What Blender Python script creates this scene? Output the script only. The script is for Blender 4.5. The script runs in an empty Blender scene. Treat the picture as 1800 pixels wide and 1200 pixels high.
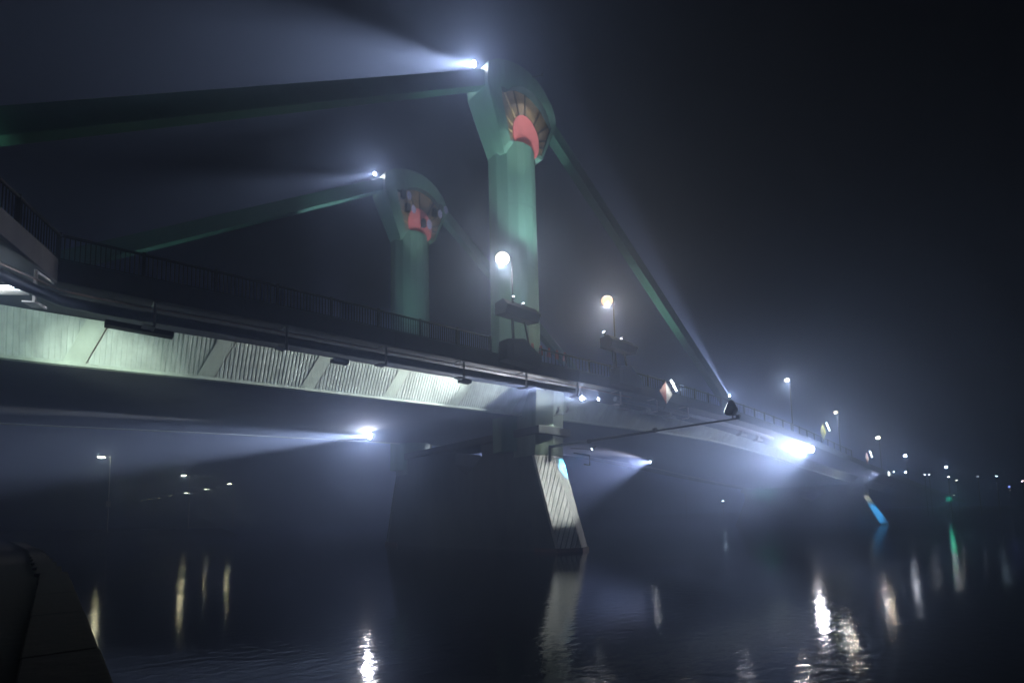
import bpy, bmesh, math, random
from mathutils import Vector, Matrix
random.seed(7)
C = bpy.context.scene.collection
S = bpy.context.scene

# ------------------------------------------------------------------ camera, world, exposure
cd = bpy.data.cameras.new('camera'); cam = bpy.data.objects.new('camera', cd); C.objects.link(cam)
cd.sensor_width = 36; cd.lens = 18.222; cd.shift_y = 0.1288; cd.clip_start = 0.1; cd.clip_end = 3000
fw = Vector((0.6596, 0.7466, 0.0872)).normalized()
up = Vector((-0.0406, -0.0804, 0.9959)); rt = fw.cross(up).normalized(); up = rt.cross(fw)
cam.matrix_world = Matrix.Translation((-37.658, -50.675, 3.215)) @ Matrix((rt, up, -fw)).transposed().to_4x4()
S.camera = cam
w = bpy.data.worlds.new('World'); S.world = w; w.use_nodes = True
nt = w.node_tree; bg = nt.nodes['Background']
sky = nt.nodes.new('ShaderNodeTexSky'); sky.sky_type = 'NISHITA'; sky.sun_disc = False
sky.sun_elevation = math.radians(-6); sky.sun_rotation = math.radians(200)
nt.links.new(sky.outputs[0], bg.inputs[0]); bg.inputs[1].default_value = 0.05
S.view_settings.view_transform = 'Standard'; S.view_settings.look = 'None'
S.view_settings.exposure = 0.0; S.view_settings.gamma = 1.0
try: S.view_settings.use_curve_mapping = False
except Exception: pass
cy = S.cycles
cy.use_denoising = True; cy.volume_bounces = 0; cy.max_bounces = 5; cy.diffuse_bounces = 2; cy.glossy_bounces = 3
cy.transmission_bounces = 2; cy.use_light_tree = True; cy.caustics_reflective = False; cy.caustics_refractive = False
cy.sample_clamp_indirect = 4.0; cy.use_adaptive_sampling = False

# ------------------------------------------------------------------ helpers (s along the bridge, a towards the near bank side, z up)
def P(s, a, z): return Vector((s, -a, z))
def tag(o, label=None, cat=None, group=None, kind=None):
    if label: o['label'] = label
    if cat: o['category'] = cat
    if group: o['group'] = group
    if kind: o['kind'] = kind
    return o
def empty(name, loc, label=None, cat=None, group=None):
    o = bpy.data.objects.new(name, None); C.objects.link(o); o.location = loc; o.empty_display_size = .3
    return tag(o, label, cat, group)
class MB:
    def __init__(self): self.v = []; self.f = []
    def add(self, vs, fs):
        n = len(self.v); self.v += [tuple(x) for x in vs]; self.f += [tuple(i + n for i in f) for f in fs]; return self
    def box(self, lo, hi, M=None):
        vs = [Vector((x, y, z)) for x in (lo[0], hi[0]) for y in (lo[1], hi[1]) for z in (lo[2], hi[2])]
        if M: vs = [M @ v for v in vs]
        return self.add(vs, [(0,1,3,2),(4,6,7,5),(0,4,5,1),(2,3,7,6),(0,2,6,4),(1,5,7,3)])
    def tube(self, pts, r, n=12, caps=True, r2=None):
        pts = [Vector(p) for p in pts]; vs = []; fs = []
        for i, p in enumerate(pts):
            d = (pts[min(i+1, len(pts)-1)] - pts[max(i-1, 0)]).normalized()
            a = d.orthogonal() if abs(d.z) > .95 else d.cross(Vector((0,0,1)))
            a.normalize(); b = d.cross(a)
            rr = r if r2 is None else r + (r2 - r) * i / (len(pts) - 1)
            for k in range(n):
                t = 2*math.pi*k/n; vs.append(p + a*math.cos(t)*rr + b*math.sin(t)*rr)
        for i in range(len(pts)-1):
            for k in range(n):
                fs.append((i*n+k, i*n+(k+1)%n, (i+1)*n+(k+1)%n, (i+1)*n+k))
        if caps: fs.append(tuple(range(n))[::-1]); fs.append(tuple(range((len(pts)-1)*n, len(pts)*n)))
        return self.add(vs, fs)
    def prism(self, poly, f0, f1):       # poly list of 2D pts; f0/f1 map a 2D point to 3D
        n = len(poly); vs = [f0(*p) for p in poly] + [f1(*p) for p in poly]
        return self.add(vs, [tuple(range(n))[::-1], tuple(range(n, 2*n))] + [(i, (i+1)%n, n+(i+1)%n, n+i) for i in range(n)])
    def loft(self, secs, closed=True, caps=True):
        n = len(secs[0]); vs = [p for s_ in secs for p in s_]; fs = []
        for i in range(len(secs)-1):
            for k in range(n if closed else n-1):
                fs.append((i*n+k, i*n+(k+1)%n, (i+1)*n+(k+1)%n, (i+1)*n+k))
        if caps and closed: fs.append(tuple(range(n))[::-1]); fs.append(tuple(range((len(secs)-1)*n, len(secs)*n)))
        return self.add(vs, fs)
    def build(self, name, m, parent=None, smooth=False, bevel=0, local=True):
        me = bpy.data.meshes.new(name); org = parent.matrix_basis.translation.copy() if (parent and not parent.parent) else Vector((0,0,0))
        if parent and parent.parent: org = parent.parent.matrix_basis.translation.copy()
        if not local: org = Vector((0,0,0))
        me.from_pydata([tuple(Vector(v) - org) for v in self.v], [], self.f); me.update()
        bm = bmesh.new(); bm.from_mesh(me); bmesh.ops.recalc_face_normals(bm, faces=bm.faces)
        bm.to_mesh(me); bm.free()
        if smooth:
            for p in me.polygons: p.use_smooth = True
        o = bpy.data.objects.new(name, me); C.objects.link(o); me.materials.append(m)
        if smooth: 
            md = o.modifiers.new('split', 'EDGE_SPLIT'); md.split_angle = math.radians(40)
        if bevel:
            md = o.modifiers.new('bevel', 'BEVEL'); md.width = bevel; md.segments = 2; md.limit_method = 'ANGLE'
        if parent: o.parent = parent
        return o
def lamp(kind, loc, energy, color=(1,1,1), target=None, size=40, blend=.3, radius=.1, parent=None, name='lamp_light'):
    l = bpy.data.lights.new(name, kind); l.energy = energy; l.color = color
    l.shadow_soft_size = radius
    if kind == 'SPOT': l.spot_size = math.radians(size); l.spot_blend = blend
    o = bpy.data.objects.new(name, l); C.objects.link(o)
    q = Matrix.Identity(4)
    if target is not None: q = (Vector(target) - Vector(loc)).to_track_quat('-Z', 'Y').to_matrix().to_4x4()
    M = Matrix.Translation(loc) @ q
    if parent:
        par = parent; t = par.matrix_basis.copy()
        if par.parent: t = par.parent.matrix_basis @ t
        o.matrix_basis = t.inverted() @ M; o.parent = parent
    else: o.matrix_basis = M
    return o

# ------------------------------------------------------------------ materials
def mat(name, col, rough=.7, metal=0, var=.25, scale=.6, streak=0, bump=.0, bscale=8, dark=None, spec=.4, extra=None):
    m = bpy.data.materials.new(name); m.use_nodes = True; n = m.node_tree.nodes; L = m.node_tree.links
    b = n['Principled BSDF']; b.inputs['Roughness'].default_value = rough; b.inputs['Metallic'].default_value = metal
    b.inputs['Specular IOR Level'].default_value = spec
    tc = n.new('ShaderNodeTexCoord')
    mp = n.new('ShaderNodeMapping'); L.new(tc.outputs['Object'], mp.inputs[0])
    if streak: mp.inputs['Scale'].default_value = (1, 1, streak)
    no = n.new('ShaderNodeTexNoise'); no.inputs['Scale'].default_value = scale; no.inputs['Detail'].default_value = 8; no.inputs['Roughness'].default_value = .65
    L.new(mp.outputs[0], no.inputs['Vector'])
    cr = n.new('ShaderNodeValToRGB'); cr.color_ramp.elements[0].position = .32; cr.color_ramp.elements[1].position = .68
    d = dark or tuple(c * (1 - var) for c in col)
    cr.color_ramp.elements[0].color = (*d, 1); cr.color_ramp.elements[1].color = (*[min(1, c*(1+var*.5)) for c in col], 1)
    L.new(no.outputs[0], cr.inputs[0]); L.new(cr.outputs[0], b.inputs['Base Color'])
    if bump:
        n2 = n.new('ShaderNodeTexNoise'); n2.inputs['Scale'].default_value = bscale; n2.inputs['Detail'].default_value = 6
        L.new(tc.outputs['Object'], n2.inputs['Vector'])
        bp = n.new('ShaderNodeBump'); bp.inputs['Strength'].default_value = bump; bp.inputs['Distance'].default_value = .05
        L.new(n2.outputs[0], bp.inputs['Height']); L.new(bp.outputs[0], b.inputs['Normal'])
    if extra: extra(m, n, L, b, tc, cr)
    return m
def emit(name, col, strength, sample=False):
    m = bpy.data.materials.new(name); m.use_nodes = True; n = m.node_tree.nodes
    b = n['Principled BSDF']; b.inputs['Base Color'].default_value = (.02, .02, .02, 1)
    b.inputs['Emission Color'].default_value = (*col, 1); b.inputs['Emission Strength'].default_value = strength
    m.cycles.emission_sampling = 'FRONT' if sample else 'NONE'
    return m
def chevrons(m, n, L, b, tc, cr):      # grooves in inverted V running down from the cutwater ridge
    sx = n.new('ShaderNodeSeparateXYZ'); L.new(tc.outputs['Object'], sx.inputs[0])
    ab = n.new('ShaderNodeMath'); ab.operation = 'ABSOLUTE'; L.new(sx.outputs[0], ab.inputs[0])
    ml = n.new('ShaderNodeMath'); ml.operation = 'MULTIPLY_ADD'; ml.inputs[1].default_value = 1.9; L.new(ab.outputs[0], ml.inputs[0]); L.new(sx.outputs[2], ml.inputs[2])
    md = n.new('ShaderNodeMath'); md.operation = 'PINGPONG'; md.inputs[1].default_value = .42; L.new(ml.outputs[0], md.inputs[0])
    lt = n.new('ShaderNodeMapRange'); lt.inputs[1].default_value = 0; lt.inputs[2].default_value = .13; lt.inputs[3].default_value = .0; lt.inputs[4].default_value = 1
    L.new(md.outputs[0], lt.inputs[0])
    lo = n.new('ShaderNodeMath'); lo.operation = 'GREATER_THAN'; lo.inputs[1].default_value = 9.4; L.new(sx.outputs[2], lo.inputs[0])
    sd = n.new('ShaderNodeMath'); sd.operation = 'GREATER_THAN'; sd.inputs[1].default_value = 2.13; L.new(ab.outputs[0], sd.inputs[0])
    lm = n.new('ShaderNodeMath'); lm.operation = 'MAXIMUM'; L.new(lo.outputs[0], lm.inputs[0]); L.new(sd.outputs[0], lm.inputs[1])
    mx = n.new('ShaderNodeMath'); mx.operation = 'MAXIMUM'; L.new(lt.outputs[0], mx.inputs[0]); L.new(lm.outputs[0], mx.inputs[1])
    mc = n.new('ShaderNodeMix'); mc.data_type = 'RGBA'; mc.inputs[6].default_value = (.05, .055, .05, 1)
    L.new(mx.outputs[0], mc.inputs[0]); L.new(cr.outputs[0], mc.inputs[7]); L.new(mc.outputs[2], b.inputs['Base Color'])
    bp = n.new('ShaderNodeBump'); bp.inputs['Distance'].default_value = .06; L.new(mx.outputs[0], bp.inputs['Height']); L.new(bp.outputs[0], b.inputs['Normal'])
M_green = mat('green_painted_concrete', (.13, .29, .22), .6, var=.22, scale=1.6, streak=.06, bump=.15)
M_greend = mat('green_painted_concrete_tie', (.07, .22, .16), .6, var=.25, scale=.8, bump=.1)
M_joint = mat('dark_green_joint', (.06, .14, .10), .7, var=.3, scale=4)
M_web = mat('pale_green_ribbed_concrete', (.42, .54, .47), .8, var=.34, scale=1.5, streak=.16, bump=.25, bscale=14)
M_band = mat('pale_green_smooth_concrete', (.38, .50, .41), .75, var=.2, scale=1.2, streak=.2, bump=.1)
M_conc = mat('grey_green_concrete', (.19, .22, .21), .85, var=.35, scale=.8, streak=.3, bump=.2)
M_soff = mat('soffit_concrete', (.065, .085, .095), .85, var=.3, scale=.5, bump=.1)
M_under = mat('dark_soffit_concrete', (.045, .055, .06), .9, var=.35, scale=.6, bump=.1)  # darker concrete for the deck slab
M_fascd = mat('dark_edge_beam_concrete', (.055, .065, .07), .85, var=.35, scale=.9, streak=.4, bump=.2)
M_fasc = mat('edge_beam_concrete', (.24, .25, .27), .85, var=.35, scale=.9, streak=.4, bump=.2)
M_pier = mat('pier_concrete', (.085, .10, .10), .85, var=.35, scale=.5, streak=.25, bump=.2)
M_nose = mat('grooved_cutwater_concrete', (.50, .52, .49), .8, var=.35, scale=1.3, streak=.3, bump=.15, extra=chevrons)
M_pcol = mat('pale_green_pier_column', (.19, .26, .21), .8, var=.35, scale=1.5, streak=.1, bump=.15)
M_stain = mat('rusty_waterline_band', (.16, .085, .06), .9, var=.5, scale=3)
M_pipe = mat('galvanised_pipe', (.20, .25, .32), .42, .5, var=.2, scale=2, bump=.1)
M_steel = mat('galvanised_bracket', (.45, .47, .5), .45, .6, var=.2, scale=4)
M_cond = mat('copper_conduit', (.42, .30, .28), .45, .5, var=.25, scale=3)
M_dark = mat('dark_metal', (.010, .011, .013), .5, .3, var=.3, scale=3)
M_rail = mat('dark_railing_paint', (.012, .014, .016), .6, .0, var=.3, scale=4)
M_gold = mat('ochre_sun_panel', (.30, .225, .12), .6, var=.4, scale=1.3, bump=.2)
M_rib = mat('brass_ray', (.62, .50, .26), .45, .3, var=.2, scale=4)
M_ribd = mat('dark_bronze_ray', (.07, .05, .03), .5, .3, var=.2, scale=4)
M_pink = mat('pink_sun_disc', (.86, .24, .24), .6, var=.12, scale=1.5)
M_frame = mat('shade_dark_recess_green', (.018, .045, .035), .7, var=.3, scale=1.5)  # green darkened to carry the shade under the arch
M_black = mat('black_housing', (.012, .012, .013), .6, 0, var=.3, scale=4)
M_red = mat('red_board_paint', (.62, .16, .07), .5, var=.1, scale=4)
M_wht = mat('white_board_paint', (.8, .8, .78), .5, var=.06, scale=4)
M_yel = mat('yellow_board_paint', (.62, .66, .06), .5, var=.1, scale=4)
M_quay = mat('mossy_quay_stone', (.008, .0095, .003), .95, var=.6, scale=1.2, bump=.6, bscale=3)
M_bank = mat('river_bank_earth', (.05, .06, .04), .95, var=.5, scale=.15, bump=.3, bscale=1)
M_head = mat('dark_crosshead_concrete', (.06, .07, .075), .85, var=.3, scale=.8)
M_road = mat('deck_asphalt', (.05, .05, .05), .9, var=.3, scale=3)
M_redf = mat('red_barrier_paint', (.45, .07, .05), .6, var=.2, scale=4)
M_tree = mat('bank_foliage', (.04, .05, .025), .9, var=.5, scale=2)
COOL = (1.0, .94, .97)
E_cool = emit('cool_white_lens', (.82, .88, 1.0), 120)
E_warm = emit('cream_lens', (1.0, .88, .66), 5)
E_orange = emit('orange_lens', (1.0, .66, .38), 2.6)
E_warmf = emit('far_warm_lens', (1.0, .84, .58), 60)
E_tube = emit('tube_lamp', (.85, .95, 1.0), 16)
E_far = emit('far_cool_lens', (.75, .85, 1.0), 80)

# ------------------------------------------------------------------ deck profile
def interp(T, x):
    for (x0, y0), (x1, y1) in zip(T, T[1:]):
        if x <= x1:
            t = (x - x0)/(x1 - x0); t = max(0, t); 
            return y0 + (y1 - y0)*t
    return T[-1][1]
def smooth(T):
    def f(x): return sum(interp(T, x + d) for d in (-3, -1.5, 0, 1.5, 3))/5
    return f
D = smooth([(-90,15.0),(-50,15.55),(-38,15.78),(-28,16.15),(-20,16.35),(-11,16.6),(0,16.95),(10,17.08),(22,17.05),(35,16.75),(43,16.35),(51,15.9),(61,15.2),(73,14.2),(90,12.95),(106,12.0),(118,11.2),(132,10.2),(160,8.4),(200,6.5),(260,5.0)])
G = smooth([(-90,11.6),(-50,12.25),(-40,12.55),(-28,13.05),(-5.5,13.75),(13,14.2),(26,14.45),(39,14.42),(55,13.6),(63,13.0),(73,12.1),(90,10.8),(106,9.8),(118,9.0),(132,8.0),(160,6.2),(200,4.4),(260,3.0)])
def frange(a, b, d):
    n = max(1, round((b - a)/d)); return [a + (b - a)*i/n for i in range(n+1)]
SB = -95; SE = 200

# ------------------------------------------------------------------ bridge
bridge = empty('river_bridge', P(0, 0, 0), 'long concrete river bridge with two green floodlit pylons and straight stay beams', 'bridge')
xs = frange(SB, SE, 3.0)
m = MB()
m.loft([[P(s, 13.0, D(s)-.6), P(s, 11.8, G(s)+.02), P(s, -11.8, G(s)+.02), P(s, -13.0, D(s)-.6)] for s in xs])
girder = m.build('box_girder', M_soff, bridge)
m = MB()
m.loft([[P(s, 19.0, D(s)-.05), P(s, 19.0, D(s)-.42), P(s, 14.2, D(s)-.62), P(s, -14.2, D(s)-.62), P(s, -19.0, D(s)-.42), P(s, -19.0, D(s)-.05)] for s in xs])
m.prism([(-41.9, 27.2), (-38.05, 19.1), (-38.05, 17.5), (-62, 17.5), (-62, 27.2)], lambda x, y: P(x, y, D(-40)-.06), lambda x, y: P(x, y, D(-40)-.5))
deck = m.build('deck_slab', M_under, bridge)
m = MB()
m.loft([[P(s, 13.0, D(s)-.046), P(s, -13.0, D(s)-.046)] for s in xs], closed=False)
m.build('roadway', M_road, bridge)
# edge beams
for side in (1, -1):
    m = MB()
    for x0, x1 in zip([-38 if side == 1 else SB] + frange(-30, SE, 9.5), frange(-30, SE, 9.5)):
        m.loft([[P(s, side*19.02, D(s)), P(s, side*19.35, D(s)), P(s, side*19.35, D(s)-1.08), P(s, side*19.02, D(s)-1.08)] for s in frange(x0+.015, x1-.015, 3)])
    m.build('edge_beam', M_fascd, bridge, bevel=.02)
m = MB(); dz = D(-38)
m.loft([[P(-38, 19.02, dz), P(-38, 19.36, dz), P(-38, 19.36, dz-1.08), P(-38, 19.02, dz-1.08)],
        [P(-42.0, 27.2, dz+.1), P(-41.65, 27.36, dz+.1), P(-41.65, 27.36, dz-.95), P(-42.0, 27.2, dz-.95)]])
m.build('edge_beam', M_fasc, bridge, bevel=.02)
# ribbed webs
def web(side):
    def pt(s, t, off, lean=0.0):                 # t 0 top .. 1 bottom
        a = 13.3 + (12.0 - 13.3)*t; z = (D(s)-.7) + (G(s) - (D(s)-.7))*t
        return P(s - lean*t, side*(a + off*.85), z - off*.5)
    mr = MB(); per = 6.65; c0 = -36.2
    for k in range(math.ceil((SB - c0)/per), int((130 - c0)/per)+1):
        c = c0 + k*per; mbd = MB(); ln = 1.0
        mbd.loft([[pt(s, 0, .02, ln), pt(s, 0, .05, ln), pt(s, .5, .05, ln), pt(s, 1, .05, ln), pt(s, 1, .02, ln)] for s in frange(c-.5, c+.5, .5)])
        mbd.build('smooth_band', M_band, bridge, bevel=.01)
        if side > 0: MB().loft([[pt(s, 0, .056, ln), pt(s, 1, .056, ln)] for s in (c+.51, c+.55)], closed=False).build('joint', M_ribd, bridge)
    if side > 0:
        x = SB
        while x < 128:
            w_ = .25 if x < 50 else .5
            j = [random.uniform(-.004, .003) for _ in range(7)]
            dp_ = .016 if x < -33 else .028
            for u, o in ((0, 0), (.10, 0), (.22, dp_), (.84, dp_), (.96, 0)):
                mr.v += [tuple(pt(x + u*w_, q/6, o + (j[q] if o else 0))) for q in range(7)]
            x += w_
        n = len(mr.v)//7
        for i in range(n-1):
            for k in range(6): mr.f.append((i*7+k, i*7+k+1, (i+1)*7+k+1, (i+1)*7+k))
    else:
        mr.loft([[pt(s, 0, .05), pt(s, 1, .05)] for s in frange(SB, 130, 3)], closed=False)
    mr.build('ribbed_web', M_web, bridge)
web(1); web(-1)
m = MB()
for side in (1, -1):
    m.loft([[P(s, side*11.75, G(s)+.01), P(s, side*12.18, G(s)+.12), P(s, side*12.18, G(s)-.07), P(s, side*11.75, G(s)-.09)] for s in frange(SB, 130, 3)])
m.build('drip_edge', M_band, bridge)

# pylons
def pylon(side, tilt=0):
    dy = 0 if side > 0 else -22.4            # both sun panels look towards the near bank
    plan = [(-2.7, 8.6), (-2.7, 10.0), (-2.1, 11.1), (-1.3, 11.8), (-.5, 12.15), (.5, 12.15), (1.3, 11.8), (2.1, 11.1), (2.7, 10.0), (2.7, 8.6)]
    c0 = -.25
    m = MB(); zs = [10.2, 16, 30, 44.1]
    m.loft([[P(c0 + x*(1.05 - .05*min(1,(z-10)/34)), y+dy, z) for x, y in plan] for z in zs])
    col = m.build('pylon_column', M_green, bridge)
    for zz in (23.5, 30.2, 37.0):
        MB().loft([[P(c0 + x*1.006, (y-10)*1.01+10.0+dy, z) for x, y in plan] for z in (zz, zz+.05)]).build('casting_joint', M_joint, bridge)
    # head: solid back, ring frame in front with the fan shaped opening
    outer = [(-2.75, 42.7), (-5.6, 48.6), (-5.75, 50.6), (-4.4, 51.7), (-3.0, 52.3), (-1.5, 52.7), (0, 52.75), (1.4, 52.4), (2.6, 51.7), (3.7, 50.6), (4.4, 49.6), (4.6, 48.6), (2.6, 44.0)]
    fan = [(-2.2, 44.0)] + [(-3.8, 49.1)] + [(.2 + 4.0*math.cos(math.radians(t)), 46.7 + 3.9*math.sin(math.radians(t))) for t in range(140, 30, -11)] + [(3.95, 48.3), (2.45, 44.3)]
    m = MB(); m.prism(outer, lambda x, z: P(x, 8.5+dy, z), lambda x, z: P(x, 10.7+dy, z))
    head = m.build('pylon_head', M_green, bridge)
    # ring: resample both outlines by angle around (0,47)
    def fy(z): return 11.0 + .6*max(0, min(1, (z-42.7)/1.2)) + .75*max(0, min(1, (z-47.2)/3.2))
    def hit(poly, t):
        o = Vector((.1, 47.0)); d = Vector((math.cos(t), math.sin(t))); best = None
        for i in range(len(poly)):
            a = Vector(poly[i]) - o; b = Vector(poly[(i+1) % len(poly)]) - o; e = b - a
            den = d.x*e.y - d.y*e.x
            if abs(den) < 1e-9: continue
            r_ = (a.x*e.y - a.y*e.x)/den; q = (a.x*d.y - a.y*d.x)/den
            if r_ > 0 and -1e-6 <= q <= 1+1e-6 and (best is None or r_ < best): best = r_
        return o + d*best
    angs = sorted(set([math.atan2(z-47.0, x-.1) for x, z in outer + fan]))
    vs = []; fs = []
    for t in angs:
        i_ = hit(fan, t); o_ = hit(outer, t)
        vs += [P(o_.x, 10.69+dy, o_.y), P(o_.x, fy(o_.y)+dy, o_.y), P(i_.x, fy(i_.y)+dy, i_.y), P(i_.x, 10.69+dy, i_.y)]
    n = len(angs)
    lf = []
    for i in range(n):
        j = (i+1) % n
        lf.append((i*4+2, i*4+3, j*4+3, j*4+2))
        for k in (0, 1, 3): fs.append((i*4+k, i*4+(k+1) % 4, j*4+(k+1) % 4, j*4+k))
    MB().add(vs, fs).build('arch_frame', M_green, bridge)
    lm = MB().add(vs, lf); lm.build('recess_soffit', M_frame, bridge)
    m = MB(); m.prism(fan, lambda x, z: P(x, 11.40+dy, z), lambda x, z: P(x, 11.50+dy, z))
    pan = m.build('sun_panel', M_gold, bridge)
    oc = (.1, 44.9)
    def ray(t, mt, wd=.09):
        tt = math.radians(t); mr_ = MB()
        e = None
        o = Vector(oc); d = Vector((math.cos(tt), math.sin(tt)))
        best = 99
        for i in range(len(fan)):
            a = Vector(fan[i]) - o; b = Vector(fan[(i+1) % len(fan)]) - o; ee = b - a
            den = d.x*ee.y - d.y*ee.x
            if abs(den) < 1e-9: continue
            r_ = (a.x*ee.y - a.y*ee.x)/den; q = (a.x*d.y - a.y*d.x)/den
            if r_ > .3 and 0 <= q <= 1: best = min(best, r_)
        p0 = o + d*2.0; p1 = o + d*(best-.03); nn = Vector((-d.y, d.x))*wd*.5
        mr_.prism([tuple(p0-nn), tuple(p1-nn), tuple(p1+nn), tuple(p0+nn)], lambda x, z: P(x, 11.505+dy, z), lambda x, z: P(x, 11.60+dy, z))
        r_o = mr_.build('sun_ray', mt, pan)
    for t in (12, 28, 46, 64, 90, 108): ray(t, M_ribd, .15)
    for t in (125, 150, 172): ray(t, M_rib, .17)
    pts = [(oc[0] + 1.95*math.cos(math.radians(t)), oc[1] + .5 + 2.5*math.sin(math.radians(t))) for t in range(-50, 231, 10)]
    MB().prism(pts, lambda x, z: P(x, 11.52+dy, z), lambda x, z: P(x, 11.66+dy, z)).build('sun_disc', M_pink, pan)
    # straight stay beams
    def tie(s0, z0, s1, z1, nm):
        hz = 1.25*1.2
        mm = MB(); secs = []
        for s in frange(s0, s1, 6):
            z = z0 + (z1-z0)*(s-s0)/(s1-s0)
            secs.append([P(s, 11.5+dy, z), P(s, 11.5+dy, z-1.85), P(s, 10.35+dy, z-1.85), P(s, 10.35+dy, z)])
        mm.loft(secs); return mm.build('stay_beam', M_greend, bridge, bevel=.05)
    tie(-5.45, 50.5, -58, 50.5 - .662*52.5, 'l')
    tie(4.4, 50.1, 54, 50.1 - .675*49.6, 'r')
pylon(1); pylon(-1)

# near pier: wall, crosshead, cutwater noses, columns
def pier(sc, drop=0.0):
    H = 9.5 - drop; top = 10.6 - drop; ch0, ch1 = 11.55 - drop, 12.35 - drop
    m = MB()
    prof = [(-14.2, 0), (14.2, 0), (13.2, top), (5.6, top), (5.0, top-.4), (2.4, H-1.1), (.2, H+.1), (0, top), (-13.2, top)]
    prof = [(-17.2, -1.5), (17.2, -1.5), (13.0, ch0), (5.1, ch0), (5.4, top-.3), (2.5, H-1.1), (.3, H+.2), (.2, ch0-.35), (-4.4, ch0-.02), (-13.0, ch0)]
    m.prism(prof, lambda a, z: P(sc-1.98, a, z), lambda a, z: P(sc+1.98, a, z))
    m.build('pier_wall', M_pier, bridge, bevel=.05)
    m = MB(); m.box(P(sc-2.3, 14.9, ch0+.003), P(sc+2.3, -14.9, ch1)); m.build('cross_head', M_head, bridge, bevel=.06)
    for sg in (1, -1):
        def pl(hw, a_sh, a_r, z, b=3.2): return [P(sc-hw, sg*(a_sh-b), z), P(sc-hw, sg*a_sh, z), P(sc, sg*a_r, z), P(sc+hw, sg*a_sh, z), P(sc+hw, sg*(a_sh-b), z)]
        m = MB(); m.loft([pl(2.1, 16.8, 17.9, .35, .35), pl(2.08, 13.9, 14.5, H, .35)])
        m.build('cutwater', M_nose if sg > 0 else M_pier, bridge, bevel=.03)  # far cutwater coloured dark to look unlit, near one pale
        m = MB(); m.loft([pl(2.2, 16.95, 18.1, -1.5), pl(2.2, 16.9, 18.0, .36)]); m.build('waterline_footing', M_stain, bridge)
        m = MB(); m.loft([pl(2.04, 13.95, 14.5, H+.002), pl(2.04, 14.1, 14.6, ch0-.002)]); m.build('pier_column', M_pcol, bridge, bevel=.04)
        m = MB(); m.loft([pl(2.0, 14.1, 14.6, ch1+.002), pl(2.0, 14.4, 14.9, D(sc)-.62)]); m.build('pier_column', M_pcol, bridge, bevel=.04)
pier(-.1)
pier(106.6, 2.6)

# ------------------------------------------------------------------ railings
def railing(name, pts, label, bars=True, spacing=.19):
    root = empty(name, pts[0], label, 'railing')
    tr = MB(); br = MB()
    up_ = Vector((0, 0, 1))
    tr.tube([p + up_*1.24 for p in pts], .075, 8); br.tube([p + up_*.10 for p in pts], .03, 6)
    tr.build('top_rail', M_rail, root); br.build('bottom_rail', M_rail, root)
    for i, p in enumerate(pts):
        MB().box((-.07, -.07, 0), (.07, .07, 1.36), Matrix.Translation(p)).build('post', M_rail, root)
        if i+1 < len(pts):
            q = pts[i+1]; n = int((q-p).length/spacing); b = MB()
            for k in range(1, n):
                c = p.lerp(q, k/n); b.box((-.021, -.014, .1), (.021, .014, 1.22), Matrix.Translation(c))
            b.build('baluster_panel', M_rail, root)
    return root
railing('bridge_railing', [P(s, 19.2, D(s)) for s in [-38 + 3.27*k for k in range(9)]], 'dark steel railing with close upright bars along the near walkway, left of the floodlight rigs')
railing('bridge_railing', [P(-38 - 1.31*k*.99, 19.2 + 2.62*k, D(-38)+.03*k) for k in range(4)], 'short dark railing of the angled balcony at the left edge of the picture')
railing('bridge_railing', [P(s, 19.2, D(s)) for s in [-6.2 + 3.27*k for k in range(27)]], 'long dark railing along the walkway right of the left floodlight rig', spacing=.45)
railing('bridge_railing', [P(s, -19.2, D(s)) for s in [-62 + 3.27*k for k in range(40)]], 'far side railing of the bridge deck, mostly hidden behind the deck', spacing=.6)

# ------------------------------------------------------------------ utility pipe line under the walkway
pz = lambda s: D(s) - 1.60
pipe = empty('utility_pipe', P(-40, 18, 14), 'fat galvanised utility pipe with clamps hung below the near walkway edge', 'pipe')
left = [P(-46.5, 25.6, 14.0), P(-42.2, 22.6, 14.02), P(-39.6, 20.2, 14.08), P(-37.9, 18.5, 14.12), P(-36.6, 18.05, pz(-36.6))]
path = left + [P(s, 18, pz(s)) for s in frange(-35, -.6, 2.2)]
MB().tube(path, .27, 20).build('pipe_run', M_pipe, pipe, smooth=True)
path2 = [P(s, 18, pz(s)) for s in frange(5.8, 45, 2.4)]
MB().tube(path2, .24, 16).build('pipe_run', M_pipe, pipe, smooth=True)
for i in range(14):
    s = -32.6 + 2.2*i + .35
    c = P(s, 18, pz(s)); MB().tube([c - Vector((.06,0,0)), c + Vector((.06,0,0))], .295, 20).build('pipe_collar', M_pipe, pipe, smooth=True)
MB().tube([p + Vector((0, .25, .62)) for p in left + [P(s, 18, pz(s)) for s in frange(-35, 9, 2.2)]], .055, 8).build('conduit', M_cond, pipe, smooth=True)
MB().tube([p + Vector((0, -.15, .50)) for p in left + [P(s, 18, pz(s)) for s in frange(-35, -2, 2.2)]], .035, 8).build('conduit', M_steel, pipe, smooth=True)
for k in range(-1, 9):
    s = -34.1 + 6.72*k
    if 0 < s < 4.5: continue
    z = pz(s); m = MB()
    if k == -1:
        T = Matrix.Translation(P(-38.72, 18.95, z + .1)) @ Matrix.Rotation(-.5, 4, 'Z')
    else: T = Matrix.Translation(P(s, 18.35, z))
    m.box((-.05, -.12, -.62), (.05, .02, .95), T); m.box((-.05, -.1, -.62), (.05, .75, -.50), T)
    m.box((-.5, -.05, -.60), (-.05, .65, -.54), T); m.box((-.03, -.02, .85), (.03, 1.2, .95), T)
    m.build('pipe_bracket', M_steel, pipe)
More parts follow.
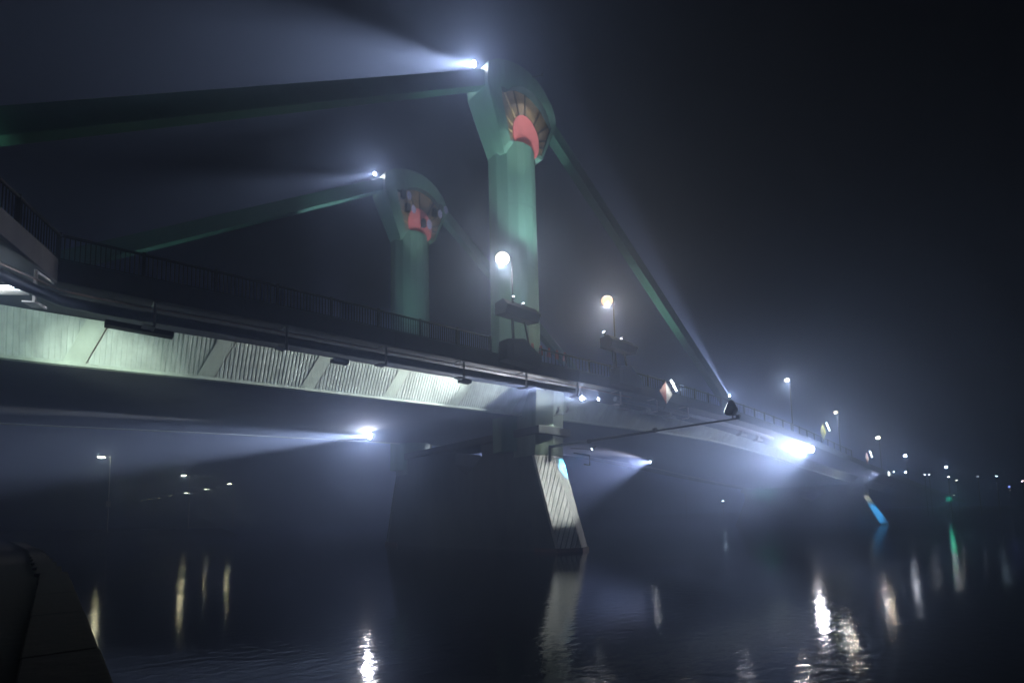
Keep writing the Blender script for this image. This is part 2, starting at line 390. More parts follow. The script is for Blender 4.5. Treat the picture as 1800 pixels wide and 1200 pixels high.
# shade trays of the underdeck lighting
for s, hw, lb in ((-34.6, 1.5, 'long dark cable tray under the pipe at the left end of the bridge railing'), (-23.5, .55, 'short dark cable tray under the middle of the pipe'), (-13.0, .5, 'short dark cable tray beside the brightly lit pipe section')):
    T = Matrix.Translation(P(s, 17.2, pz(s)-.55)); o = MB().box((-hw, -.3, -.08), (hw, .3, .04), T).box((-hw, -.3, .04), (hw, -.26, .2), T).box((-hw, .26, .04), (hw, .3, .2), T).build('cable_tray', M_dark)
    tag(o, lb, 'cable tray', 'cable trays under the walkway')
for k, s in enumerate((9.5, 14.5, 19.0, 38.5, 44.0)):
    T = Matrix.Translation(P(s, 16.2, D(s)-1.75)); o = MB().box((-1.0, -.35, -.18), (1.0, .35, .15), T).box((-.2, -.2, .15), (.2, .2, .9), T).build('cable_box', M_conc)
    tag(o, ['grey box under the deck just right of the pier', 'grey box under the deck below the red and white board', 'grey box under the deck right of the red and white board', 'grey box notching the lit girder near the boom lamp', 'grey box notching the lit girder before the big glare'][k], 'junction box', 'boxes under the walkway')

# ------------------------------------------------------------------ floodlights
def flood(loc, target, label, energy, size=40, blend=.4, r=.28, col=COOL, lens=None, group='floodlights on the bridge', rad=.12, post=None, name='floodlight', length=.55, spill=0):
    loc = Vector(loc); d = (Vector(target) - loc).normalized()
    root = empty(name, loc, label, 'floodlight', group)
    b = loc - d*length
    MB().tube([b, loc - d*.12, loc], r*.6, 16, r2=r).build('housing', M_black, root, smooth=True)
    MB().tube([loc + d*.005, loc + d*.03], r*.93, 20).build('lens', lens or E_cool, root)
    q = d.orthogonal().normalized()
    side = d.cross(Vector((0, 0, 1)));  side = side.normalized() if side.length > .1 else Vector((1, 0, 0))
    m = MB(); c = b + d*length*.5
    m.tube([c + side*r*1.0, c + side*r*1.15 - Vector((0, 0, r*1.5)) , c - side*r*1.15 - Vector((0, 0, r*1.5)), c - side*r*1.0], .03, 6)
    if post: m.tube([c - Vector((0, 0, r*1.5)), Vector(post)], .045, 8)
    m.build('bracket', M_dark, root)
    if energy: lamp('SPOT', loc + d*.06, energy, col, Vector(target), size, blend, rad, root)
    if spill: lamp('POINT', loc + d*.12, spill, col, radius=r*.8, parent=root)
    return root
K = 1000.0
# along the girder webs, aimed at the left bank
flood(P(1.7, 17.0, 15.15), P(-30, 15.3, 13.6), 'bright floodlight under the near walkway just right of the pier, beaming left along the pipe', 45*K, 34, .7, .22, spill=.3*K, post=P(2.0, 16.6, 16.4))
flood(P(4.3, 17.0, 15.4), P(-22, 12.8, 14.0), 'small bluish floodlight right behind the one beaming along the pipe', 45*K, 38, .9, .12, spill=.15*K, post=P(4.4, 16.8, 16.5))
flood(P(-10.9, -4.0, 13.05), P(-60, -5.5, 6.8), 'glaring floodlight under the deck left of the pier, shining left over the water', 1500*K, 16, .9, .42, spill=3.5*K, post=P(-10.8, -4.0, 13.6))
flood(P(57.6, 19.0, 13.75), P(8, 17.0, 9.2), 'huge white glare of the floodlight beside the far part of the girder', 70*K, 42, 1.0, .6, spill=5*K, post=P(57.8, 18.9, 14.8))
flood(P(47.9, -6.0, 13.5), P(0, -9.0, 7.0), 'floodlight under the deck right of the pier, throwing a pale beam left', 110*K, 44, 1.0, .16, col=(.90, .84, 1.0), post=P(48, -6, 14.1))
flood(P(-3.6, 17.0, 15.3), P(-22, 12.8, 13.9), 'small black fill light added under the walkway just left of the pier column', 55*K, 44, .9, .09, lens=M_dark, post=P(-3.5, 16.9, 16.1), length=.3)  # added fill for the girder web, dark lens keeps it out of sight
flood(P(59.6, 17.8, 13.6), P(30, 12.8, 15.0), 'added fill light beside the big glare, aimed left at the ribbed girder wall', 30*K, 30, .9, .2, post=P(59.8, 17.6, 15.0))  # added second lamp that brings out the far web ribs
flood(P(24.0, -17.0, 14.9), P(-22, -20, 2.5), 'added fill light hidden under the far walkway, brightening the haze behind the pier', 260*K, 52, 1.0, .2, col=(.95, .88, 1.0), post=P(24.2, -16.9, 16.4))  # unseen lamp, added so the pier stands out against lit haze
# pylon tops, aimed down the left stay beams
flood(P(-6.3, 10.6, 51.15), P(-50, 9.8, 26.5), 'brilliant floodlight on top of the taller looking near pylon, aimed left along the stay beam', 300*K, 25, 1.0, .30, spill=2.2*K, post=P(-5.2, 10.5, 50.6))
flood(P(-6.3, -12.0, 51.1), P(-50, -12.0, 24.6), 'floodlight on top of the far pylon, aimed left along its stay beam', 150*K, 18, .9, .25, spill=1.5*K, post=P(-5.2, -12.0, 50.6))
flood(P(47.0, 10.6, 23.0), P(5.5, 9.6, 52.4), 'floodlight at the foot of the right stay beam, shining up along it', 650*K, 15, 1.0, .25, col=(.92, .88, 1.0), spill=1*K, post=P(47.6, 10.4, 21.4))
# left lamp throwing the hot spot on the girder
flood(P(-46, 26.8, 9.2), P(-35.9, 12.2, 12.4), 'floodlight under the balcony beyond the left edge, lighting the pale green girder wall', 30*K, 22, 1.0, .2, col=(.97, 1.0, .88), post=P(-46, 26.8, 15.2))
flood(P(-46.4, 26.4, 9.3), P(-37.0, 12.6, 13.1), 'second, weaker floodlight under the balcony beyond the left edge', 11*K, 36, 1.0, .2, col=(.85, 1.0, .95), post=P(-46.4, 26.4, 15.2))
flood(P(-18.5, 20.6, 11.6), P(-22.5, 12.8, 14.0), 'small floodlight below the pipe lighting the middle of the girder wall', 2.2*K, 110, .8, .12, col=(.9, .96, 1.0), post=P(-18.5, 19.4, 14.8)) if False else None

# rigs on the walkway edge that light the pylons
def rig(s0, s1, zc, label, base_s, blabel):
    root = empty('floodlight_rig', P((s0+s1)/2, 19.9, D(s0)), label, 'floodlight rig', 'floodlight rigs on the walkway edge')
    prof = [(19.3, zc-.55), (20.6, zc-.75), (20.9, zc-.1), (20.3, zc+.55), (19.3, zc+.45)]
    MB().prism(prof, lambda a, z: P(s0, a, z), lambda a, z: P(s1, a, z)).build('housing', M_dark, root, bevel=.04)
    zb = D(s0)
    MB().tube([P(s0+1.55, 19.8, zb-.3), P(s0+1.45, 19.8, zc-.5)], .13, 10).build('leg', M_dark, root)
    MB().tube([P(s1-.1, 19.8, zb-.3), P(s1-.9, 19.8, zc-.5)], .09, 10).build('leg', M_dark, root)
    b = empty('control_cabinet', P(base_s, 20, zb), blabel, 'cabinet', 'dark cabinets on the walkway edge')
    pr = [(base_s-1.9, zb-.7), (base_s-1.75, zb+.95), (base_s+.2, zb+1.35), (base_s+.6, zb+1.0), (base_s+1.9, zb+.35), (base_s+1.9, zb-.8)]
    MB().prism(pr, lambda s, z: P(s, 19.4, z), lambda s, z: P(s, 20.5, z)).build('cabinet_body', M_dark, b, bevel=.05)
    MB().box(P(base_s-1.2, 20.52, zb-.4), P(base_s-.3, 20.55, zb+.7)).build('cabinet_door', M_black, b)
    return root
rig(-11.4, -7.7, 20.3, 'dark lighting box on two legs at the walkway edge in front of the near pylon', -9.4, 'bulky dark cabinet on the walkway edge in front of the near pylon')
rig(2.0, 6.1, 20.3, 'dark lighting box on two legs right of the near pylon below the second street lamp', 5.2, 'bulky dark cabinet on the walkway edge right of the near pylon')
for k, (s, t, e, sz, lb) in enumerate([(-8.6, P(-.6, 11.8, 39), 34*K, 24, 'upward floodlight on the left lighting box, aimed at the near pylon'),
                          (2.2, P(-.4, 11.2, 40), 40*K, 26, 'upward floodlight on the right lighting box, aimed left at the near pylon'),
                          ]):
    flood(P(s, 19.7, 21.25), t, lb, e, sz, .6, .15, col=(.86, .95, 1.0), post=P(s, 19.9, 20.8))
flood(P(5.0, 19.7, 21.2), P(5.6, 17.6, 27), 'thin upright beam lamp on the right lighting box below the street lamp', .8*K, 9, .6, .08, post=P(5.0, 19.9, 20.8))
# uplights standing on the deck at the pylon feet
for s, a, t, e, lb, col in ((-4.2, 14.2, P(-1.5, 11.4, 34), 2.0*K, 'green tinted uplight at the left foot of the near pylon', (.6, 1.0, .7)),
                       (3.5, 14.6, P(1.2, 11.6, 38), 1.2*K, 'uplight at the right foot of the near pylon', (.8, 1.0, .95)),
                       (-4.5, -4.0, P(-.6, -10.9, 44), 12*K, 'uplight on the roadway aimed at the far pylon', (.75, .95, 1.0)),
                       (-16.0, 8.0, P(-6.2, 9.6, 46), 22*K, 'uplight on the deck aimed at the left side of the near pylon head', (.78, 1.0, .92)),
                       (-40.0, 13.5, P(-44, 10.6, 24), 2.2*K, 'uplight on the deck under the left stay beam of the near pylon', (.7, 1.0, .85)),
                       (20.0, 9.5, P(27, 10.4, 34), 10*K, 'uplight on the deck under the right stay beam of the near pylon', (.7, 1.0, .85)),
                       (-26.0, -13.0, P(-28, -10.6, 34), 2.2*K, 'uplight on the deck under the left stay beam of the far pylon', (.75, 1.0, .95)),
                       (14.0, -13.5, P(13, -10.6, 42), 2*K, 'uplight on the deck under the right stay beam of the far pylon', (.75, 1.0, .9))):
    flood(P(s, a, D(s)+.55), t, lb, e*1.5, 58 if 'stay' in lb else 34, 1.0, .18, col=col, post=P(s, a, D(s)))
flood(P(-10.6, 20.7, 20.95), P(.2, 11.5, 47.4), 'narrow fill light added on the left lighting box, aimed at the near sun panel', 60*K, 13, 1.0, .14, col=(1, .95, .88), post=P(-10.6, 20.3, 20.7))  # added spot to brighten the near sun panel
flood(P(.4, 14.0, 51.4), P(.1, 11.3, 46), 'small black fill light added on the arch of the near pylon head above the sun panel', 1.1*K, 62, 1.0, .1, col=(1, .95, .88), lens=M_dark, post=P(.6, 12.3, 52.5), length=.25)  # added downlight filling the shadow on the near sun disc
flood(P(-7.0, 4.5, D(0)+.5), P(.2, -10.8, 47.4), 'narrow fill light added on the roadway, aimed at the far sun panel', 70*K, 15, 1.0, .14, col=(1, .95, .9), post=P(-7.0, 4.5, D(0)))  # added spot to brighten the far sun panel
flood(P(-31.0, -13.0, D(-30)+.5), P(-30.0, -26.0, 60), 'lavender fill light added on the far half of the deck near the left edge, shining up', 30*K, 36, 1.0, .14, col=(.92, .86, 1), post=P(-31.0, -13.0, D(-30)))  # added to brighten the fog behind the left railing
flood(P(-14.0, -9.0, D(-10)+.5), P(-12.0, -11.0, 60), 'lavender floodlight on the deck left of the far pylon, shining straight up', 100*K, 22, 1.0, .14, col=(.92, .84, 1), post=P(-14.0, -9.0, D(-10)))
M_lav = mat('lavender_glass', (.50, .54, .85), .3, var=.08, scale=4)
for s, z, fc, lb in ((-2.9, 48.3, .6, 'upper left lavender faced floodlight in front of the far sun panel'), (-2.2, 46.6, .6, 'second lavender faced floodlight from the left before the far sun panel'),
                     (.35, 45.3, .7, 'black floodlight with lavender face hanging before the pink sun disc'), (2.2, 47.6, .6, 'left one of the two lavender floodlights at the right of the far sun panel'), (3.2, 48.6, .6, 'right one of the two lavender floodlights at the right of the far sun panel')):
    root = empty('hanging_floodlight', P(s, -10.2, z), lb, 'floodlight', 'floodlights hanging before the far sun panel')
    MB().box((-.62, -.25, -.55), (.0, .35, .55), Matrix.Translation(P(s, -9.7, z))).build('housing', M_black, root, bevel=.06)
    m = MB(); m.prism([(.36*math.cos(k*math.pi/6)*fc/.6, .62*math.sin(k*math.pi/6)*fc/.6) for k in range(12)], lambda x, zz: P(s+.42+x, -9.4, z+zz-.1), lambda x, zz: P(s+.42+x, -9.33, z+zz-.1)); m.build('face', M_lav, root)
    MB().tube([P(s, -11.0, z+.3), P(s, -9.6, z+.3)], .06, 6).build('arm', M_dark, root)
# ------------------------------------------------------------------ boom with the pier floodlight
boom = empty('lamp_boom', P(-1, 15.2, 10.2), 'long thin boom reaching out from the pier over the water', 'boom')
MB().tube([P(-1, 14.9, 10.25), P(-1, 20, 10.2)], .15, 12).build('pipe_section', M_pipe, boom, smooth=True)
MB().tube([P(-1, 19.9, 10.2), P(-1, 27, 10.12)], .11, 12).build('pipe_section', M_dark, boom, smooth=True)
MB().tube([P(-1, 26.9, 10.12), P(-1, 34.0, 10.05)], .075, 12).build('pipe_section', M_dark, boom, smooth=True)
for a in (20, 27, 33.9): MB().tube([P(-1, a-.12, 10.18), P(-1, a+.12, 10.18)], .2 if a < 30 else .13, 12).build('coupling', M_dark, boom)
MB().tube([P(-1, 15.0, 10.4), P(-1, 14.9, 8.8)], .16, 10).build('root_post', M_dark, boom)
bl = empty('boom_floodlight', P(-1, 33.5, 10.2), 'black floodlight standing on the tip of the boom, seen from behind', 'floodlight')
vs = [P(-1.28, 33.6, 10.35), P(-.72, 33.6, 10.35), P(-.72, 33.2, 10.35), P(-1.28, 33.2, 10.35), P(-1.32, 33.8, 10.75), P(-.68, 33.8, 10.75), P(-.68, 33.0, 10.55), P(-1.32, 33.0, 10.55), P(-1.16, 33.55, 11.45), P(-.84, 33.55, 11.45), P(-.84, 33.3, 11.4), P(-1.16, 33.3, 11.4)]
fs = [(0,1,2,3),(8,9,10,11)] + [(i, (i+1)%4, 4+(i+1)%4, 4+i) for i in range(4)] + [(4+i, 4+(i+1)%4, 8+(i+1)%4, 8+i) for i in range(4)]
MB().add(vs, fs).build('housing', M_black, bl, bevel=.03)
MB().tube([P(-1, 33.5, 10.1), P(-1, 33.5, 10.4)], .06, 8).build('yoke', M_black, bl)
MB().add([P(-1.26, 32.985, 10.6), P(-.74, 32.985, 10.6), P(-.86, 33.25, 11.3), P(-1.14, 33.25, 11.3)], [(0,1,2,3)]).build('lens', E_tube, bl)
lamp('SPOT', P(-2.3, 32.6, 9.3), 34*K, (.97, 1, .98), P(-.9, 16.2, 5.9), 26, .7, .1, bl)
# cyan lamp on the right side of the pier
flood(P(3.7, 16.4, 10.2), P(1.5, 14.4, 8.3), 'cyan floodlight on the right flank of the pier, pointing down at the cutwater', 22*K, 34, .8, .14, col=(.12, .62, 1.0), lens=E_tube, post=P(2.4, 14.6, 10.4), name='pier_floodlight')
fr = empty('lamp_bracket_frame', P(3, 15, 9.6), 'small square bracket frame beside the pier, right of the cyan light', 'bracket')
MB().tube([P(2.6, 14.9, 9.9), P(4.7, 15.2, 9.75), P(4.7, 15.2, 8.7), P(3.9, 15.1, 8.75)], .07, 6).build('frame', M_dark, fr)
# pair of lamps over the pier column
sp = empty('lamp_pair', P(-1, 16.6, 13.4), 'shiny pair of small lamps pointing down at the pier column', 'lamp')
MB().tube([P(-2.2, 16.8, 12.95), P(.3, 17.2, 13.55)], .05, 8).build('bar', M_steel, sp)
for s, z in ((-1.7, 13.5), (-.3, 13.75)):
    MB().tube([P(s, 16.95, z+.3), P(s, 16.9, z), P(s+.05, 16.6, z-.25)], .17, 10, r2=.1).build('lamp_head', M_steel, sp, smooth=True)
for s in (-1.7, -.1): lamp('SPOT', P(s, 16.4, 13.6), .55*K, (1, 1, .85), P(s-.1, 14.9, 12.0), 42, .25, .03, sp)
# fluorescent fitting at the left edge
ft = empty('tube_light_fitting', P(-40.5, 19.0, 13.7), 'long white tube fitting under the walkway at the left edge of the picture', 'lamp')
MB().tube([P(-42.4, 19.0, 13.16), P(-38.95, 19.0, 14.04)], .13, 12).build('housing', M_wht, ft, smooth=True)
MB().tube([P(-42.4, 19.12, 13.36), P(-39.1, 19.12, 14.22)], .05, 8).build('tube', E_tube, ft)
lamp('POINT', P(-40.6, 19.8, 13.9), 60, COOL, radius=.1, parent=ft)

# ------------------------------------------------------------------ navigation boards
def board(s, z, kind, label, sc=1.25):
    root = empty('navigation_board', P(s, 19.75, z), label, 'sign', 'diamond navigation boards on the bridge')
    a = 19.8
    def half(pts, mt, nm): MB().prism(pts, lambda x, zz: P(s+x*sc, a, z+zz*sc), lambda x, zz: P(s+x*sc, a+.05, z+zz*sc)).build(nm, mt, root)
    if kind == 'rw':
        half([(-1, 0), (-.002, -1), (-.002, 1)], M_red, 'board_half'); half([(.002, -1), (1, 0), (.002, 1)], M_wht, 'board_half')
    elif kind == 'y': half([(-1, 0), (0, -1), (1, 0), (0, 1)], M_yel, 'board_face')
    else:
        half([(-1, 0), (-.33, -.67), (-.33, .67)], M_wht, 'board_half'); half([(-.326, -.674), (0, -1), (.33, -.67), (.33, .67), (0, 1), (-.326, .674)], M_red, 'board_half'); half([(.334, -.666), (1, 0), (.334, .666)], M_wht, 'board_half')
    T0 = P(s+.20*sc, 20.35, z+1.05*sc); T1 = P(s+1.05*sc, 20.35, z+.20*sc)
    MB().tube([T0, T1], .10, 10).build('tube_lamp', E_tube if kind != 'rw' else emit('board_tube', (.95, 1, .95), 9), root)
    MB().tube([T0 + Vector((.05, 0, .12)), T1 + Vector((.12, 0, .05))], .08, 8).build('lamp_hood', M_steel, root)
    m = MB(); m.tube([P(s, a+.02, z-1.0*sc), P(s, 19.4, z-1.5*sc)], .04, 6); m.tube([P(s+.9*sc, 20.3, z+.45*sc), P(s+.5*sc, 19.4, z+.1)], .03, 6); m.build('stay', M_dark, root)
    lamp('POINT', P(s+.75*sc, 20.9, z+.75*sc), 170 if kind == 'rw' else 420, (1, .97, .9) if kind != 'w' else COOL, radius=.1, parent=root)
board(12.6, 16.75, 'rw', 'lit diamond board, left half orange red and right half white, right of the pier')
board(61.7, 17.0, 'y', 'yellow diamond board with a tube lamp, above and right of the big glare', 1.45)
board(86.3, 13.9, 'w', 'small white and red diamond board with a tube lamp near the far pier', 1.3)

# ------------------------------------------------------------------ street lamps on the bridge
def street(s, zl, label, en, col, lens, arm=1.1, a=17.5, r=.16):
    root = empty('street_lamp', P(s, a, D(s)), label, 'street lamp', 'street lamps on the bridge')
    zb = D(s)
    MB().tube([P(s+arm, a, zb), P(s+arm, a, zb+1.2)], .12, 10).build('base', M_dark, root)
    MB().tube([P(s+arm, a, zb+1.2), P(s+arm, a, zl+.25)], .09, 10, r2=.05).build('pole', M_dark, root)
    MB().tube([P(s+arm, a, zl+.22), P(s+arm*.5, a, zl+.3), P(s, a, zl+.16)], .04, 8).build('arm', M_dark, root)
    MB().box((-.38, -.16, .04), (.38, .16, .16), Matrix.Translation(P(s, a, zl))).build('lamp_head', M_dark, root, bevel=.03)
    mm = MB(); rr = .56 if s < 20 else .36  # glowing globe made oversize to stand in for the lamp halo
    mm.loft([[P(s, a, zl+.03) + Vector((rr*1.15*math.cos(k*math.pi/8)*math.sin(t), rr*1.1*math.sin(k*math.pi/8)*math.sin(t), -rr*.95*math.cos(t)-.3)) for k in range(16)] for t in (.12, .45, .8, 1.15, 1.5, 1.85, 2.2, 2.5)])
    mm.build('lens', lens, root, smooth=True)
    lamp('POINT', P(s, a, zl-1.0), en*.17, col, radius=r, parent=root)
WARM = (1.0, .80, .58)
street(-8.9, 26.35, 'warm street lamp in front of the near pylon, brightest and leftmost on the bridge', 9*K, (1, .88, .72), E_warm)
street(5.75, 26.45, 'orange tinted street lamp just right of the near pylon', 9*K, (1, .76, .56), E_orange)
street(53.6, 25.6, 'white street lamp over the far half of the bridge, right of the right stay beam', 8*K, (1, .93, .88), E_warm)
street(77.2, 22.95, 'street lamp above the yellow diamond board', 4*K, (1, .88, .74), E_warm)
street(105.5, 20.35, 'street lamp above the far pier, next after the one over the yellow board', 1.6*K, (1, .84, .66), E_warmf)
street(130.0, 17.7, 'faint cool street lamp past the far pier', 2*K, (.85, .85, 1), E_far)
street(184.3, 17.4, 'faintest cool street lamp at the right end of the bridge', 2*K, (.8, .88, 1), E_far)

# red zigzag barrier near the pylon foot
rb = empty('zigzag_barrier', P(-5, 18, D(-5)), 'red and white zigzag barrier top at the foot of the near pylon', 'barrier')
m = MB()
for k in range(5):
    x = -6.6 + k*1.05; m.prism([(x, 0), (x+.5, 0), (x+.42, .95), (x+.2, .95)], lambda s, z: P(s, 18.3, D(-5)+1.1+z*.9), lambda s, z: P(s, 18.36, D(-5)+1.1+z*.9))
m.build('barrier_panel', M_redf, rb)
MB().tube([P(-7, 18.34, D(-5)), P(-7, 18.34, D(-5)+1.4)], .05, 8).build('barrier_post', M_rail, rb)
MB().tube([P(-2, 18.34, D(-5)), P(-2, 18.34, D(-5)+1.4)], .05, 8).build('barrier_post', M_rail, rb)

# ------------------------------------------------------------------ small lights around the far pier and the far bank
def glowball(loc, label, r, e, col, cat='light', name='far_light', pe=0, group=None, post=True):
    root = empty(name, loc, label, cat, group)
    MB().box((-r, -r, -r*.45), (r, r, r*.45), Matrix.Translation(loc)).build('lens', emit('lens_'+name, col, e), root, bevel=r*.3)
    if post:
        L_ = Vector(loc); MB().tube([(L_.x, L_.y, 1.5), (L_.x, L_.y, L_.z-r*.45)], .09, 8).build('pole', M_dark, root)
        MB().box((-r*1.3, -r*.9, r*.45+.01), (r*1.3, r*.9, r*.45+.16), Matrix.Translation(loc)).build('hood', M_dark, root)
    if pe: lamp('POINT', Vector(loc) - Vector((0, 0, r+.1)), pe*.4, col, radius=r*.9, parent=root)
    return root
BL = (.55, .78, 1.0); WL = (.85, .88, 1.0)
for i, (s, a, z, col, e, r, pe, lb) in enumerate([
    (215, -158, 12.5, BL, 40, .22, 500, 'tiny blue light over the water just right of the pier'),
    (177.4, -91.5, 10, BL, 40, .22, 450, 'tiny blue light second to the right of the pier'),
    (134.9, -49.3, 11, WL, 16, .12, 0, 'faint white light between the second and the brightest blue light'),
    (145.2, -40.5, 8, BL, 120, .22, 900, 'brightest blue light low over the water under the deck'),
    (121.5, -17.3, 10, WL, 20, .12, 0, 'faint light beside the far end of the deck underside'),
    (127.8, 21.6, 12, WL, 60, .16, 250, 'left one of the close pair of lights beyond the far pier'),
    (129.0, 22.3, 12, WL, 45, .14, 200, 'right one of the close pair of lights beyond the far pier'),
    (115.8, 28.0, 10.5, (1, .85, .8), 60, .14, 200, 'pinkish light below the last street lamp'),
    (148.9, 24.8, 11, (1, .92, .85), 50, .16, 200, 'pale light right of the pinkish one'),
    (121.3, 32.4, 10.5, (.6, .7, .9), 14, .14, 0, 'very dim light on the dark right bank'),
    (123.8, 35.3, 10.5, BL, 60, .16, 350, 'bluish light on the dark right bank'),
    (122.7, 39.5, 9, (1, .75, .9), 60, .16, 250, 'pink light at the right edge of the picture'),
    (250, 9.3, 9, (1, .95, .85), 120, .3, 250, 'low white light on the right bank'),
    (161.4, 34.1, 9, (.2, .3, 1), 30, .2, 60, 'deep blue light on the right bank'),
    (200.6, 30.8, 9, (1, .8, .8), 14, .2, 0, 'faint reddish light under the deep blue one')]):
    glowball(P(s, a, z), lb, r, e, col, 'lamp', 'bank_lamp', pe, 'small lamps along the far banks')
# works around the far pier
flood(P(101.0, 18.6, 11.9), P(92, 14.5, 9.4), 'floodlight lighting the far pier head, left of the far pier column', 80*K, 50, .8, .3, lens=E_far, post=P(101.0, 18.6, 12.2))
flood(P(104, 20.4, 11.9), P(104.4, 15.4, 10.3), 'yellowish floodlight on the column of the far pier', 36*K, 80, .8, .2, col=(1, 1, .8), lens=E_far, post=P(104, 19.4, 12.0))
flood(P(116.5, 20.0, 12.3), P(100, 19.6, 12.4), 'blue white floodlight right of the far pier, beaming left', 3*K, 14, .5, .2, lens=E_far, col=(.5, .75, 1), post=P(116.5, 19.4, 12))
flood(P(104.0, 19.6, 8.6), P(104.0, 16.8, 3.6), 'blue floodlight on the cutwater of the far pier', 24*K, 60, .8, .15, col=(.05, .42, 1.0), lens=M_dark, post=P(105, 15.6, 9.2))
flood(P(96, -6, 6.4), P(104, -8, 9.2), 'green floodlight on the underside of the far span', 9*K, 50, .9, .15, col=(.0, 1.0, .5), lens=M_dark, post=P(103.5, -6, 5.6))
# added glowing panel and lamp imitating green light on the right bank
gb = empty('green_glow_panel', P(150, 18, 5), 'soft green glowing panel imitating coloured light on the right bank', 'sign')
MB().box((-.1, -.7, -.7), (.1, .7, .7), Matrix.Translation(P(150, 22.6, 6.0))).build('board_face', emit('green_glow', (.02, .75, .45), 1.2), gb, bevel=.3)
lamp('POINT', P(149.4, 22.8, 6.0), 400, (.02, .85, .5), radius=.5, parent=gb)
MB().tube([P(150, 22.6, 2), P(150, 22.6, 5.1)], .1, 8).build('post', M_dark, gb)

# street lamps of the left bank promenade
LB = [(-31.7, -67.9, 16, 900, .30, 'leftmost and brightest street lamp on the left bank, with a small sign on its pole'),
      (-13.6, -101.2, 16, 900, .30, 'second street lamp from the left on the left bank'),
      (2.6, -127.2, 16, 700, .30, 'rightmost street lamp on the left bank'),
      (2.5, -157.9, 16, 500, .26, 'street lamp left of the rightmost one on the left bank, slightly lower'),
      (.05, -181.7, 16, 300, .24, 'small lamp below the second street lamp of the left bank'),
      (-1.5, -204.8, 16, 0, .24, 'tiny lamp, fourth from the left of the receding left bank row'),
      (-3.1, -226.2, 16, 0, .22, 'tiny lamp, third from the left of the receding left bank row'),
      (-5.1, -238.2, 16, 0, .18, 'tiny dim lamp, second from the left of the receding left bank row'),
      (-5.8, -257.5, 16, 0, .16, 'tiniest dim lamp at the left end of the receding left bank row')]
for i, (s, a, z, pe, r, lb) in enumerate(LB):
    root = empty('promenade_lamp', P(s, a, 3), lb, 'street lamp', 'street lamps along the left bank')
    MB().tube([P(s+1.3, a-.2, 2.4), P(s+1.3, a-.2, z+.15)], .13, 8, r2=.07).build('pole', M_steel, root)
    MB().tube([P(s+1.3, a-.2, z+.12), P(s+.5, a-.1, z+.32), P(s, a, z+.2)], .06, 8).build('arm', M_steel, root)
    MB().box((-.6, -.2, .06), (.6, .2, .2), Matrix.Translation(P(s, a, z))).build('lamp_head', M_dark, root, bevel=.04)
    MB().box((-.5, -.17, -.06), (.5, .17, .055), Matrix.Translation(P(s, a, z))).build('lens', emit('promenade_lens', (1, .95, .6), 160 if i < 5 else 40), root)
    if pe: lamp('POINT', P(s, a, z-.35), pe*.2, (1, .93, .66), radius=.2, parent=root)
    if i == 0: MB().box((-.35, -.04, -.5), (.35, .04, .5), Matrix.Translation(P(s+1.3, a+.0, 7.6))).build('sign_plate', M_wht, root)

# ------------------------------------------------------------------ ground, banks, quay, water
def struct(o): o['kind'] = 'structure'; return o
m = MB(); m.box((-700, -60, -4), (-37.2, -59.9, -3.9))
quay = MB()
# quay along the left bank, towards the camera
q = [(-37.2, 70), (-37.2, 44), (-37.25, 30), (-38.3, 0), (-40.8, -40), (-44.5, -80), (-160, -80), (-160, 70)]
m = MB(); m.prism([(x, y) for x, y in q], lambda s, a: P(s, a, 1.56), lambda s, a: P(s, a, -2))
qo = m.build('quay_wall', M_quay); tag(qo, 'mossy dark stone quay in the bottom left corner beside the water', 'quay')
m = MB()
for k in range(24):
    y0 = 46 - k*4.1; x = interp([(-46, -37.2), (-30, -37.25), (0, -38.3), (40, -40.8), (80, -44.5)], -y0)
    m.box(P(x-.7, y0, 1.562), P(x+.06, y0-4.06, 1.68))
cp = m.build('coping_stones', M_quay, None, bevel=.03); cp.parent = qo
# banks
m = MB()
def bank(pts, zt, back):
    secs = []
    for x, y in pts:
        pass
lb = [(-200, -82), (-100, -95), (-60, -84), (-44, -82), (-28, -88), (-8, -112), (10, -135), (12, -170), (6, -260), (-10, -420), (-60, -700)]
m.loft([[P(s, a, -1.2), P(s-4, a-3, 1.2), P(s-7, a-5, 2.6), P(s-60, a-40, 3.2), P(s-500, a-300, 4)] for s, a in lb], closed=False)
struct(m.build('left_bank', M_bank))
m = MB(); rbk = [(200, 700), (190, 200), (170, 60), (165, 20), (172, -20), (185, -60), (205, -120), (235, -180), (230, -260), (260, -700)]
m.loft([[P(s, a, -1.2), P(s+5, a, 1.5), P(s+14, a, 3.2), P(s+60, a, 4.2), P(s+600, a, 5)] for s, a in rbk], closed=False)
struct(m.build('right_bank', M_bank))
m = MB(); m.add([(-900, -900, -2.2), (900, -900, -2.2), (900, 900, -2.2), (-900, 900, -2.2)], [(0,1,2,3)])
struct(m.build('river_bed', M_bank))
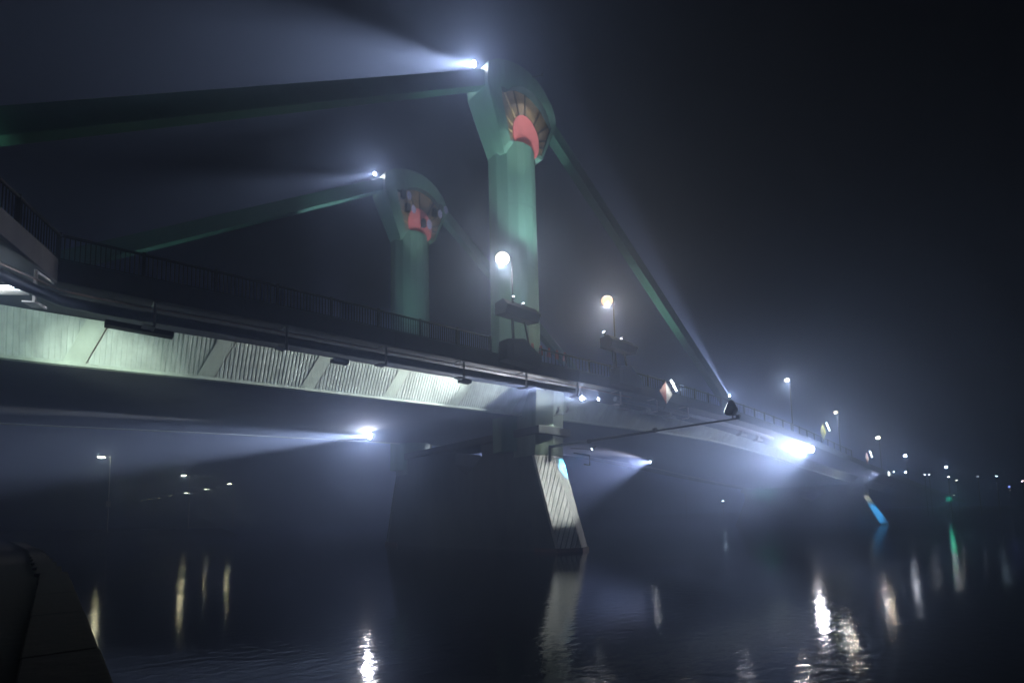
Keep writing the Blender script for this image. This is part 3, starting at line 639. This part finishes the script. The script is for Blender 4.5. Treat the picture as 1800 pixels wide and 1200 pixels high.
# water
wm = bpy.data.materials.new('river_water'); wm.use_nodes = True; n = wm.node_tree.nodes; L = wm.node_tree.links
b = n['Principled BSDF']; b.inputs['Base Color'].default_value = (.003, .005, .008, 1); b.inputs['Roughness'].default_value = .08
b.inputs['IOR'].default_value = 1.33; b.inputs['Specular IOR Level'].default_value = .5
tc = n.new('ShaderNodeTexCoord'); mp = n.new('ShaderNodeMapping'); mp.inputs['Scale'].default_value = (1, 1.6, 1); mp.inputs['Rotation'].default_value = (0, 0, .3)
L.new(tc.outputs['Object'], mp.inputs[0])
n1 = n.new('ShaderNodeTexNoise'); n1.inputs['Scale'].default_value = 2.2; n1.inputs['Detail'].default_value = 3
n2 = n.new('ShaderNodeTexNoise'); n2.inputs['Scale'].default_value = .12; n2.inputs['Detail'].default_value = 2
L.new(mp.outputs[0], n1.inputs['Vector']); L.new(tc.outputs['Object'], n2.inputs['Vector'])
mu = n.new('ShaderNodeMath'); mu.operation = 'MULTIPLY'; L.new(n1.outputs[0], mu.inputs[0]); L.new(n2.outputs[0], mu.inputs[1])
bp = n.new('ShaderNodeBump'); bp.inputs['Strength'].default_value = .38; bp.inputs['Distance'].default_value = .05
L.new(mu.outputs[0], bp.inputs['Height']); L.new(bp.outputs[0], b.inputs['Normal'])
m = MB(); m.add([(-850, -850, 0), (850, -850, 0), (850, 850, 0), (-850, 850, 0)], [(0,1,2,3)])
struct(m.build('water', wm))

# ------------------------------------------------------------------ fog
hm = bpy.data.materials.new('haze'); hm.use_nodes = True; n = hm.node_tree.nodes; L = hm.node_tree.links
for x in list(n):
    if x.type != 'OUTPUT_MATERIAL': n.remove(x)
pv = n.new('ShaderNodeVolumePrincipled'); pv.inputs['Color'].default_value = (.44, .61, 1, 1); pv.inputs['Density'].default_value = .012
pv.inputs['Anisotropy'].default_value = .78
L.new(pv.outputs[0], [x for x in n if x.type == 'OUTPUT_MATERIAL'][0].inputs['Volume'])
m = MB(); m.box((-920, -920, -5), (920, 920, 75)); hz = m.build('haze', hm); hz['kind'] = 'stuff'
